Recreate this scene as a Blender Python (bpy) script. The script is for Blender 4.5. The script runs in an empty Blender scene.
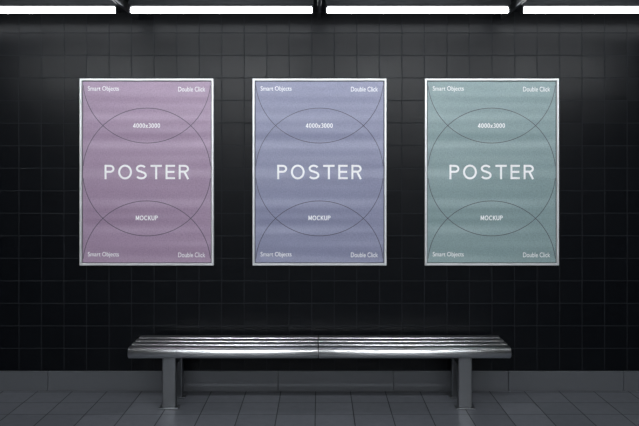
import bpy, bmesh, math
from mathutils import Vector
scene=bpy.context.scene
scene.view_settings.view_transform='Standard'
scene.view_settings.look='None'
COL=scene.collection

# ---------------- helpers
def link(o,parent=None):
    COL.objects.link(o)
    if parent: o.parent=parent
    return o
def empty(name,loc=(0,0,0)):
    e=bpy.data.objects.new(name,None); e.location=loc; e.empty_display_size=.2
    return link(e)
def mesh_obj(name,bm,mat,parent=None,smooth=False,loc=(0,0,0)):
    me=bpy.data.meshes.new(name)
    bmesh.ops.recalc_face_normals(bm,faces=bm.faces)
    bm.to_mesh(me); bm.free()
    if mat: me.materials.append(mat)
    if smooth:
        for p in me.polygons: p.use_smooth=True
    o=bpy.data.objects.new(name,me); o.location=loc
    return link(o,parent)
def add_box(bm,x0,x1,y0,y1,z0,z1,bev=0,seg=2):
    r=bmesh.ops.create_cube(bm,size=1)
    vs=r['verts']
    for v in vs:
        v.co=Vector(((x0+x1)/2+v.co.x*(x1-x0),(y0+y1)/2+v.co.y*(y1-y0),(z0+z1)/2+v.co.z*(z1-z0)))
    if bev>0:
        es=list({e for v in vs for e in v.link_edges})
        bmesh.ops.bevel(bm,geom=es,offset=bev,segments=seg,affect='EDGES',profile=.5)
def box(name,x0,x1,y0,y1,z0,z1,mat,parent=None,bev=0,seg=2):
    bm=bmesh.new(); add_box(bm,x0,x1,y0,y1,z0,z1,bev,seg)
    return mesh_obj(name,bm,mat,parent)
def add_profile(bm,prof,x0,x1,capinset=0.004):
    cy=sum(p[0] for p in prof)/len(prof); cz=sum(p[1] for p in prof)/len(prof)
    rings=[]
    for x,s in ((x0,1),(x0+capinset,0),(x1-capinset,0),(x1,1)):
        ring=[]
        for (y,z) in prof:
            d=Vector((y-cy,z-cz)); L=d.length
            k=(L-capinset)/L if s else 1
            ring.append(bm.verts.new((x,cy+d.x*k,cz+d.y*k)))
        rings.append(ring)
    n=len(prof)
    for a,b in zip(rings,rings[1:]):
        for i in range(n):
            bm.faces.new((a[i],a[(i+1)%n],b[(i+1)%n],b[i]))
    bm.faces.new(rings[0]); bm.faces.new(list(reversed(rings[-1])))
def rrect(y0,y1,z0,z1,r_tl,r_bl,r_br,r_tr,n=6):
    pts=[]
    def arc(cy,cz,r,a0,a1):
        for i in range(n+1):
            a=math.radians(a0+(a1-a0)*i/n); pts.append((cy+r*math.cos(a),cz+r*math.sin(a)))
    arc(y0+r_tl,z1-r_tl,r_tl,90,180)
    arc(y0+r_bl,z0+r_bl,r_bl,180,270)
    arc(y1-r_br,z0+r_br,r_br,270,360)
    arc(y1-r_tr,z1-r_tr,r_tr,0,90)
    return pts

# ---------------- materials
def newmat(name):
    m=bpy.data.materials.new(name); m.use_nodes=True
    nt=m.node_tree; b=nt.nodes['Principled BSDF']
    return m,nt,b
def simple(name,col,rough=.5,metal=0,noise=0,nscale=40,spec=.5):
    m,nt,b=newmat(name)
    b.inputs['Base Color'].default_value=(*col,1)
    b.inputs['Roughness'].default_value=rough
    b.inputs['Metallic'].default_value=metal
    b.inputs['Specular IOR Level'].default_value=spec
    if noise:
        tc=nt.nodes.new('ShaderNodeTexCoord'); n=nt.nodes.new('ShaderNodeTexNoise')
        n.inputs['Scale'].default_value=nscale; n.inputs['Detail'].default_value=4
        nt.links.new(tc.outputs['Object'],n.inputs['Vector'])
        mr=nt.nodes.new('ShaderNodeMapRange')
        mr.inputs['To Min'].default_value=max(0.02,rough-noise); mr.inputs['To Max'].default_value=rough+noise
        nt.links.new(n.outputs['Fac'],mr.inputs['Value']); nt.links.new(mr.outputs['Result'],b.inputs['Roughness'])
    return m
def emit(name,col,s):
    m,nt,b=newmat(name)
    b.inputs['Base Color'].default_value=(.8,.8,.8,1)
    b.inputs['Emission Color'].default_value=(*col,1)
    b.inputs['Emission Strength'].default_value=s
    return m
def tile_mat(name,axes,size,offs,c1,c2,grout,gw,rough,bump,rvar=.1,tilt=0.0,groutr=.8,spec=.5,und=.03,gsoft=.002,wt=.25,wn_=.85,nsc=9):
    m,nt,b=newmat(name); N=nt.nodes; L=nt.links
    b.inputs['Specular IOR Level'].default_value=spec
    geo=N.new('ShaderNodeNewGeometry'); sep=N.new('ShaderNodeSeparateXYZ'); L.new(geo.outputs['Position'],sep.inputs[0])
    comb=N.new('ShaderNodeCombineXYZ')
    for i,a in enumerate(axes):
        ad=N.new('ShaderNodeMath'); ad.operation='ADD'; ad.inputs[1].default_value=offs[i]+100*size[i]
        L.new(sep.outputs[a],ad.inputs[0])
        dv=N.new('ShaderNodeMath'); dv.operation='DIVIDE'; dv.inputs[1].default_value=size[i]
        L.new(ad.outputs[0],dv.inputs[0]); L.new(dv.outputs[0],comb.inputs[i])
    fl=N.new('ShaderNodeVectorMath'); fl.operation='FLOOR'; L.new(comb.outputs[0],fl.inputs[0])
    fr=N.new('ShaderNodeVectorMath'); fr.operation='FRACTION'; L.new(comb.outputs[0],fr.inputs[0])
    wn=N.new('ShaderNodeTexWhiteNoise'); wn.noise_dimensions='3D'; L.new(fl.outputs[0],wn.inputs['Vector'])
    s2=N.new('ShaderNodeSeparateXYZ'); L.new(fr.outputs[0],s2.inputs[0])
    ds=[]
    for i in range(2):
        sb=N.new('ShaderNodeMath'); sb.operation='SUBTRACT'; sb.inputs[1].default_value=.5; L.new(s2.outputs[i],sb.inputs[0])
        ab=N.new('ShaderNodeMath'); ab.operation='ABSOLUTE'; L.new(sb.outputs[0],ab.inputs[0])
        su=N.new('ShaderNodeMath'); su.operation='SUBTRACT'; su.inputs[0].default_value=.5; L.new(ab.outputs[0],su.inputs[1])
        mu=N.new('ShaderNodeMath'); mu.operation='MULTIPLY'; mu.inputs[1].default_value=size[i]; L.new(su.outputs[0],mu.inputs[0]); ds.append(mu)
    mn=N.new('ShaderNodeMath'); mn.operation='MINIMUM'; L.new(ds[0].outputs[0],mn.inputs[0]); L.new(ds[1].outputs[0],mn.inputs[1])
    mr=N.new('ShaderNodeMapRange'); mr.interpolation_type='SMOOTHSTEP'
    mr.inputs['From Min'].default_value=gw*.5; mr.inputs['From Max'].default_value=gw*.5+gsoft
    L.new(mn.outputs[0],mr.inputs['Value'])
    noi=N.new('ShaderNodeTexNoise'); noi.inputs['Scale'].default_value=nsc; noi.inputs['Detail'].default_value=8; noi.inputs['Roughness'].default_value=.65
    L.new(geo.outputs['Position'],noi.inputs['Vector'])
    pw=N.new('ShaderNodeMath'); pw.operation='POWER'; pw.inputs[1].default_value=2.2; L.new(wn.outputs['Value'],pw.inputs[0])
    mixf=N.new('ShaderNodeMath'); mixf.operation='MULTIPLY_ADD'; mixf.inputs[1].default_value=wt
    n2=N.new('ShaderNodeMath'); n2.operation='MULTIPLY'; n2.inputs[1].default_value=wn_; L.new(noi.outputs['Fac'],n2.inputs[0])
    L.new(pw.outputs[0],mixf.inputs[0]); L.new(n2.outputs[0],mixf.inputs[2])
    mc=N.new('ShaderNodeMix'); mc.data_type='RGBA'; mc.inputs[6].default_value=(*c1,1); mc.inputs[7].default_value=(*c2,1); L.new(mixf.outputs[0],mc.inputs[0])
    mg=N.new('ShaderNodeMix'); mg.data_type='RGBA'; mg.inputs[6].default_value=(*grout,1); L.new(mr.outputs[0],mg.inputs[0]); L.new(mc.outputs[2],mg.inputs[7])
    L.new(mg.outputs[2],b.inputs['Base Color'])
    rr=N.new('ShaderNodeMath'); rr.operation='MULTIPLY_ADD'; rr.inputs[1].default_value=rvar; rr.inputs[2].default_value=rough; L.new(wn.outputs['Value'],rr.inputs[0])
    rm=N.new('ShaderNodeMix'); rm.data_type='FLOAT'; rm.inputs[2].default_value=groutr; L.new(mr.outputs[0],rm.inputs[0]); L.new(rr.outputs[0],rm.inputs[3])
    L.new(rm.outputs[0],b.inputs['Roughness'])
    hu=N.new('ShaderNodeMath'); hu.operation='MULTIPLY_ADD'; hu.inputs[1].default_value=und
    L.new(noi.outputs['Fac'],hu.inputs[0]); L.new(mr.outputs[0],hu.inputs[2])
    last=hu
    if tilt:
        sw=N.new('ShaderNodeSeparateXYZ'); L.new(wn.outputs['Color'],sw.inputs[0])
        for i in range(2):
            c=N.new('ShaderNodeMath'); c.operation='SUBTRACT'; c.inputs[1].default_value=.5; L.new(sw.outputs[i],c.inputs[0])
            p=N.new('ShaderNodeMath'); p.operation='MULTIPLY'; L.new(c.outputs[0],p.inputs[0]); L.new(s2.outputs[i],p.inputs[1])
            q=N.new('ShaderNodeMath'); q.operation='MULTIPLY_ADD'; q.inputs[1].default_value=tilt; L.new(p.outputs[0],q.inputs[0]); L.new(last.outputs[0],q.inputs[2]); last=q
    bp=N.new('ShaderNodeBump'); bp.inputs['Strength'].default_value=bump; bp.inputs['Distance'].default_value=.002
    L.new(last.outputs[0],bp.inputs['Height']); L.new(bp.outputs[0],b.inputs['Normal'])
    return m

T=0.1755
wa=((.0022,.0028,.0038),(.0036,.0044,.0060),(.013,.0148,.018))
M_wall=tile_mat('black_glazed_tile',(0,2),(T,T),(0.06,0.02),*wa,.003,.26,.4,rvar=.03,tilt=.35,spec=.11,und=.01)
M_wally=tile_mat('black_glazed_tile_side',(1,2),(T,T),(0.06,0.02),*wa,.003,.26,.4,rvar=.03,spec=.11,und=.01)
M_floor=tile_mat('grey_stone_floor_tile',(0,1),(0.27,0.27),(0.03,0.04),(.065,.070,.082),(.19,.20,.225),(.018,.020,.024),.003,.30,.5,rvar=.10,tilt=.6,und=.12,gsoft=.003,wt=.3,wn_=.7,nsc=16)
M_base=simple('baseboard_stone',(.075,.08,.09),.5,0,.12,14)
M_conc=simple('pale_concrete',(.45,.46,.47),.7)
M_ceil=simple('ceiling_dark_paint',(.008,.009,.011),.55,spec=.2)
M_house=simple('lamp_housing_metal',(.03,.032,.036),.4,.7)
M_beam=simple('ceiling_rail_metal',(.08,.084,.09),.4,.8)
M_tube=emit('fluorescent_tube_glow',(.94,.97,1.0),12)
M_fill_tube=emit('added_fill_tube_glow',(.94,.97,1.0),105)  # glow of the added fill rows, out of view
M_frame=simple('satin_aluminium_frame',(.66,.67,.68),.38,.35)
M_back=simple('frame_backing',(.02,.02,.02),.7)
M_line=simple('printed_line_ink',(.045,.04,.06),.6)
M_text=simple('printed_white_ink',(.92,.92,.93),.6)
M_leg=simple('leg_brushed_steel',(.20,.208,.22),.32,.95)
M_dark=simple('dark_bracket_steel',(.03,.03,.034),.5,.8)
M_steel=simple('satin_stainless_steel',(.72,.73,.745),.30,1.0)

def paper(name,col):
    m,nt,b=newmat(name); N=nt.nodes; L=nt.links
    tc=N.new('ShaderNodeTexCoord')
    n=N.new('ShaderNodeTexNoise'); n.inputs['Scale'].default_value=110; n.inputs['Detail'].default_value=2; L.new(tc.outputs['Object'],n.inputs['Vector'])
    mp=N.new('ShaderNodeMapping'); mp.inputs['Scale'].default_value=(.35,1,4.5); L.new(tc.outputs['Object'],mp.inputs[0])
    w=N.new('ShaderNodeTexNoise'); w.inputs['Scale'].default_value=1.3; w.inputs['Detail'].default_value=1.0; L.new(mp.outputs[0],w.inputs['Vector'])
    r=N.new('ShaderNodeMapRange'); r.inputs['From Min'].default_value=.25; r.inputs['From Max'].default_value=.75; r.inputs['To Min'].default_value=.83; r.inputs['To Max'].default_value=1.17; L.new(n.outputs['Fac'],r.inputs['Value'])
    sc=N.new('ShaderNodeVectorMath'); sc.operation='SCALE'; sc.inputs[0].default_value=col; L.new(r.outputs[0],sc.inputs['Scale'])
    L.new(sc.outputs[0],b.inputs['Base Color'])
    b.inputs['Roughness'].default_value=.40
    bp=N.new('ShaderNodeBump'); bp.inputs['Strength'].default_value=.9; bp.inputs['Distance'].default_value=.03; L.new(w.outputs['Fac'],bp.inputs['Height']); L.new(bp.outputs[0],b.inputs['Normal'])
    return m

# ---------------- room shell
XL,XR,YF,H=-7.5,7.5,-9.5,2.95
box('floor',XL,XR,YF,0,-.1,0,M_floor)
box('wall_back',XL,XR,0,.15,0,H,M_wall)
box('wall_front',XL,XR,YF-.15,YF,0,H,M_conc)
box('wall_left',XL-.15,XL,YF,0,0,H,M_wally)
box('wall_right',XR,XR+.15,YF,0,0,H,M_wally)
box('ceiling',XL-.15,XR+.15,YF-.15,.15,H,H+.1,M_ceil)
bm=bmesh.new(); x=XL+.02
while x<XR-.05:
    x1=min(x+.895,XR); add_box(bm,x,x1-.003,-.018,0,0,.155,.003,2); x+=.895
mesh_obj('baseboard_back',bm,M_base)

# ---------------- lamps
pitch=1.42
def fluorescent(xc,yc,L,tube,z=H):
    e=empty('fluorescent_ceiling_or_fill_lamp',(xc,yc,z))  # shared by the visible lamp row and the added fill rows
    bm=bmesh.new()
    prof=[(-.040,0),(-.040,-.034),(-.026,-.048),(.026,-.048),(.040,-.034),(.040,0)]
    add_profile(bm,prof,-L/2,L/2,.002); mesh_obj('housing',bm,M_house,e)
    bm=bmesh.new()
    pr=[(.021*math.cos(a*math.pi/10),-.072+.021*math.sin(a*math.pi/10)) for a in range(20)]
    add_profile(bm,pr,-L/2+.012,L/2-.012,.003); mesh_obj('tube',bm,tube,e,True)
    bm=bmesh.new()
    for s in (-1,1):
        xa,xb=sorted((s*(L/2-.012),s*(L/2)))
        add_box(bm,xa,xb,-.025,.025,-.096,-.046,.003)
    mesh_obj('end_caps',bm,M_house,e)
    return e
gaps=[i*pitch for i in range(-5,6)]
for i in range(-5,5):
    fluorescent((i+.5)*pitch,-.42,pitch-.085,M_tube)
bm=bmesh.new()
for g in gaps:
    add_box(bm,g-.012,g+.012,-2.2,-.01,H-.06,H,.004)
mesh_obj('ceiling_rail',bm,M_beam)
for y in (-2.9,-6.4,-8.8):  # unseen rows added to brighten posters and bench; rearmost washes wall_front
    for i in (-1.5,-.5,.5,1.5):
        fluorescent(i*1.75,y,1.5,M_fill_tube)

# ---------------- posters
PX=129.0
W,Hp=134/PX,187/PX
def txt(s,cx,cz,w,h,parent,name,spacing=1.0,bold=0):
    cu=bpy.data.curves.new(name,'FONT'); cu.body=s; cu.space_character=spacing; cu.offset=bold
    cu.resolution_u=6
    o=bpy.data.objects.new(name+'_tmp',cu); COL.objects.link(o)
    dg=bpy.context.evaluated_depsgraph_get()
    me=bpy.data.meshes.new_from_object(o.evaluated_get(dg))
    COL.objects.unlink(o); bpy.data.objects.remove(o)
    xs=[v.co.x for v in me.vertices]; ys=[v.co.y for v in me.vertices]
    sx=w/(max(xs)-min(xs)); sy=h/(max(ys)-min(ys))
    mx=(max(xs)+min(xs))/2; my=(max(ys)+min(ys))/2
    for v in me.vertices:
        X=(v.co.x-mx)*sx+cx; Z=(v.co.y-my)*sy+cz
        v.co=Vector((X,-.0205,Z))
    me.materials.clear(); me.materials.append(M_text)
    ob=bpy.data.objects.new(name,me); return link(ob,parent)

def arcpts(cx,cz,rx,rz,a0,a1,n=16):
    return [(cx+rx*math.cos(math.radians(a0+(a1-a0)*i/n)),cz+rz*math.sin(math.radians(a0+(a1-a0)*i/n))) for i in range(n+1)]
h=.075
GLYPH={
 'P':(.68,[[(h,0),(h,1)],[(h,1-h),(.38,1-h)]+arcpts(.38,.72,.225,.205,90,-90)+[(h,.515)]]),
 'O':(.92,[arcpts(.46,.5,.39,.44,0,360,40)]),
 'S':(.76,[arcpts(.37,.735,.275,.20,25,255,18)+[(.36,.53),(.42,.505)]+arcpts(.38,.275,.30,.215,80,-155,20)]),
 'T':(.76,[[(0,1-h),(.76,1-h)],[(.38,0),(.38,1-h)]]),
 'E':(.64,[[(h,0),(h,1)],[(h,1-h),(.64,1-h)],[(h,.51),(.60,.51)],[(h,h),(.64,h)]]),
 'R':(.71,[[(h,0),(h,1)],[(h,1-h),(.40,1-h)]+arcpts(.40,.725,.225,.20,90,-90)+[(h,.525)],[(.38,.525),(.64,0)]]),
 '4':(.66,[[(.48,0),(.48,1)],[(.48,.96),(.05,.28)],[(.02,.25),(.66,.25)]]),
 '0':(.62,[arcpts(.31,.5,.24,.43,0,360,24)]),
 '3':(.60,[arcpts(.29,.74,.22,.19,150,-80,14),arcpts(.29,.28,.24,.21,80,-150,14)]),
 'x':(.52,[[(.02,0),(.50,.66)],[(.02,.66),(.50,0)]]),
 'M':(.84,[[(h,0),(h,1)],[(.76,0),(.76,1)],[(h,1),(.42,.15)],[(.42,.15),(.76,1)]]),
 'C':(.80,[arcpts(.45,.5,.38,.43,45,315,22)]),
 'K':(.70,[[(h,0),(h,1)],[(h,.36),(.64,1)],[(.26,.52),(.68,0)]]),
 'U':(.72,[[(h,1),(h,.35)]+arcpts(.36,.35,.285,.28,180,360,12)+[(.645,1)]]),
}
def ribbon(bm,pts,hw,y,closed=False):
    n=len(pts); prev=None
    for i in range(n):
        if closed:
            a=pts[n-2] if i==0 else pts[i-1]; b=pts[1] if i==n-1 else pts[i+1]
        else:
            a=pts[max(i-1,0)]; b=pts[min(i+1,n-1)]
        tx,tz=b[0]-a[0],b[1]-a[1]; L=math.hypot(tx,tz) or 1
        nx,nz=-tz/L*hw,tx/L*hw
        cur=(bm.verts.new((pts[i][0]+nx,y,pts[i][1]+nz)),bm.verts.new((pts[i][0]-nx,y,pts[i][1]-nz)))
        if prev: bm.faces.new((prev[0],prev[1],cur[1],cur[0]))
        prev=cur
def title(s,cx,cz,w,hh,parent,name,sp=.235,hk=.93):
    tot=sum(GLYPH[c][0] for c in s)+sp*(len(s)-1)
    k=w/tot; kz=hh; x=cx-w/2; bm=bmesh.new(); nn=0
    for c in s:
        gw,strokes=GLYPH[c]
        for st in strokes:
            pts=[(x+px*k,cz-hh/2+pz*kz) for px,pz in st]
            ribbon(bm,pts,h*hh*hk,-.0203-.00005*nn,closed=(c in 'O0')); nn=(nn+1)%5
        x+=(gw+sp)*k
    mesh_obj(name,bm,M_text,parent)

def poster(xc,zc,col,nm):
    e=empty('framed_poster',(xc,0,zc))
    fw=.017
    prof=[(0,0),(0,-.030),(.002,-.032),(.013,-.032),(fw,-.028),(fw,0)]
    bm=bmesh.new(); rings=[]
    for (sx,sz) in ((-1,-1),(1,-1),(1,1),(-1,1)):
        rings.append([bm.verts.new((sx*(W/2-i),y,sz*(Hp/2-i))) for i,y in prof])
    for k in range(4):
        a,b=rings[k],rings[(k+1)%4]
        for j in range(len(prof)):
            jj=(j+1)%len(prof); bm.faces.new((a[j],b[j],b[jj],a[jj]))
    mesh_obj('frame',bm,M_frame,e)
    iw,ih=W/2-fw,Hp/2-fw
    box('backing_board',-iw,iw,-.016,-.001,-ih,ih,M_back,e)
    g=.005
    box('poster_sheet',-iw+g,iw-g,-.0195,-.0165,-ih+g,ih-g,paper('poster_paper_'+nm,col),e)
    R=64/PX; t=.0046; bx,bz=iw-g-.001,ih-g-.001
    bm=bmesh.new()
    for cz in (0,93/PX,-93/PX):
        n=256; prev=None
        for i in range(n+1):
            a=2*math.pi*i/n; c,s=math.cos(a),math.sin(a)
            pts=[(r*c,cz+r*s) for r in (R-t/2,R+t/2)]
            ok=all(abs(px)<bx and abs(pz)<bz for px,pz in pts)
            if ok:
                cur=[bm.verts.new((px,-.0199,pz)) for px,pz in pts]
                if prev: bm.faces.new((prev[0],prev[1],cur[1],cur[0]))
                prev=cur
            else: prev=None
    mesh_obj('printed_circles',bm,M_line,e)
    title('POSTER',0,0,85/PX,14.5/PX,e,'title_text')
    title('4000x3000',-.002,46.5/PX,27/PX,4.6/PX,e,'size_text',.16,1.0)
    title('MOCKUP',0,-46/PX,22/PX,4.6/PX,e,'mockup_text',.18,1.1)
    for sz in (1,-1):
        txt('Smart Objects',-43.5/PX,sz*83/PX,31/PX,5.8/PX,e,'corner_text_a',1.0,bold=.002)
        txt('Double Click',45/PX,sz*83/PX,27/PX,4.8/PX,e,'corner_text_b',1.0,bold=.002)
zc=1.72-2/PX
poster(-173/PX,zc,(.33,.23,.335),'mauve')
poster(0,zc,(.225,.235,.35),'blue')
poster(172.5/PX,zc,(.215,.305,.31),'teal')

# ---------------- bench
B=empty('metal_bench',(0,0,0))
bw=1.371; zt=.449
yf,yb=-.505,-.085
slats=[]
slats.append(rrect(yf,yf+.080,zt-.080,zt,.040,.036,.008,.012,12))
n=3; gap=.034; y=yf+.080+gap; sw=(yb-y-(n-1)*gap)/n
for i in range(n):
    slats.append(rrect(y,y+sw,zt-.030,zt+.003,.012,.006,.006,.012,5)); y+=sw+gap
bm=bmesh.new()
for k,p in enumerate(slats):
    add_profile(bm,p,-bw,-.0105,.004); add_profile(bm,p,-.0065,bw,.004)
o=mesh_obj('seat_slats',bm,M_steel,B)
for p in o.data.polygons:
    xs=[o.data.vertices[i].co.x for i in p.vertices]
    p.use_smooth = (max(xs)-min(xs))>.5
bm=bmesh.new()
for xx in (-1.085,1.05,-.0085):
    add_box(bm,xx-.03,xx+.03,yf+.07,yb-.01,zt-.085,zt-.029,.004)
add_box(bm,-bw+.06,bw-.06,-.33,-.28,zt-.084,zt-.031,.004)
mesh_obj('under_frame',bm,M_dark,B)
for k,xx in enumerate((-1.085,1.05)):
    bm=bmesh.new()
    add_box(bm,xx-.049,xx+.049,-.455,-.395,.008,zt-.07,.006)
    add_box(bm,xx-.049,xx+.049,-.195,-.135,.008,zt-.03,.006)
    add_box(bm,xx-.045,xx+.045,-.40,-.19,zt-.15,zt-.086,.005)
    mesh_obj('leg_%d'%(k+1),bm,M_leg,B)
    bm=bmesh.new()
    for yy in (-.425,-.165):
        add_box(bm,xx-.07,xx+.07,yy-.045,yy+.045,0,.010,.003)
        for s in (-1,1):
            r=bmesh.ops.create_cone(bm,cap_ends=True,segments=6,radius1=.007,radius2=.007,depth=.006)
            for v in r['verts']: v.co+=Vector((xx+s*.061,yy,.012))
    mesh_obj('foot_plates_%d'%(k+1),bm,M_leg,B)

# ---------------- world
w=bpy.data.worlds.new('World'); scene.world=w; w.use_nodes=True
w.node_tree.nodes['Background'].inputs[0].default_value=(.5,.6,.8,1)
w.node_tree.nodes['Background'].inputs[1].default_value=.01

# ---------------- camera
cam=bpy.data.cameras.new('camera'); co=bpy.data.objects.new('camera',cam); COL.objects.link(co)
co.location=(0,-6,1.72); co.rotation_euler=(math.pi/2,0,0)
cam.sensor_width=36; cam.lens=770/639*36; cam.shift_y=-43/639
scene.camera=co
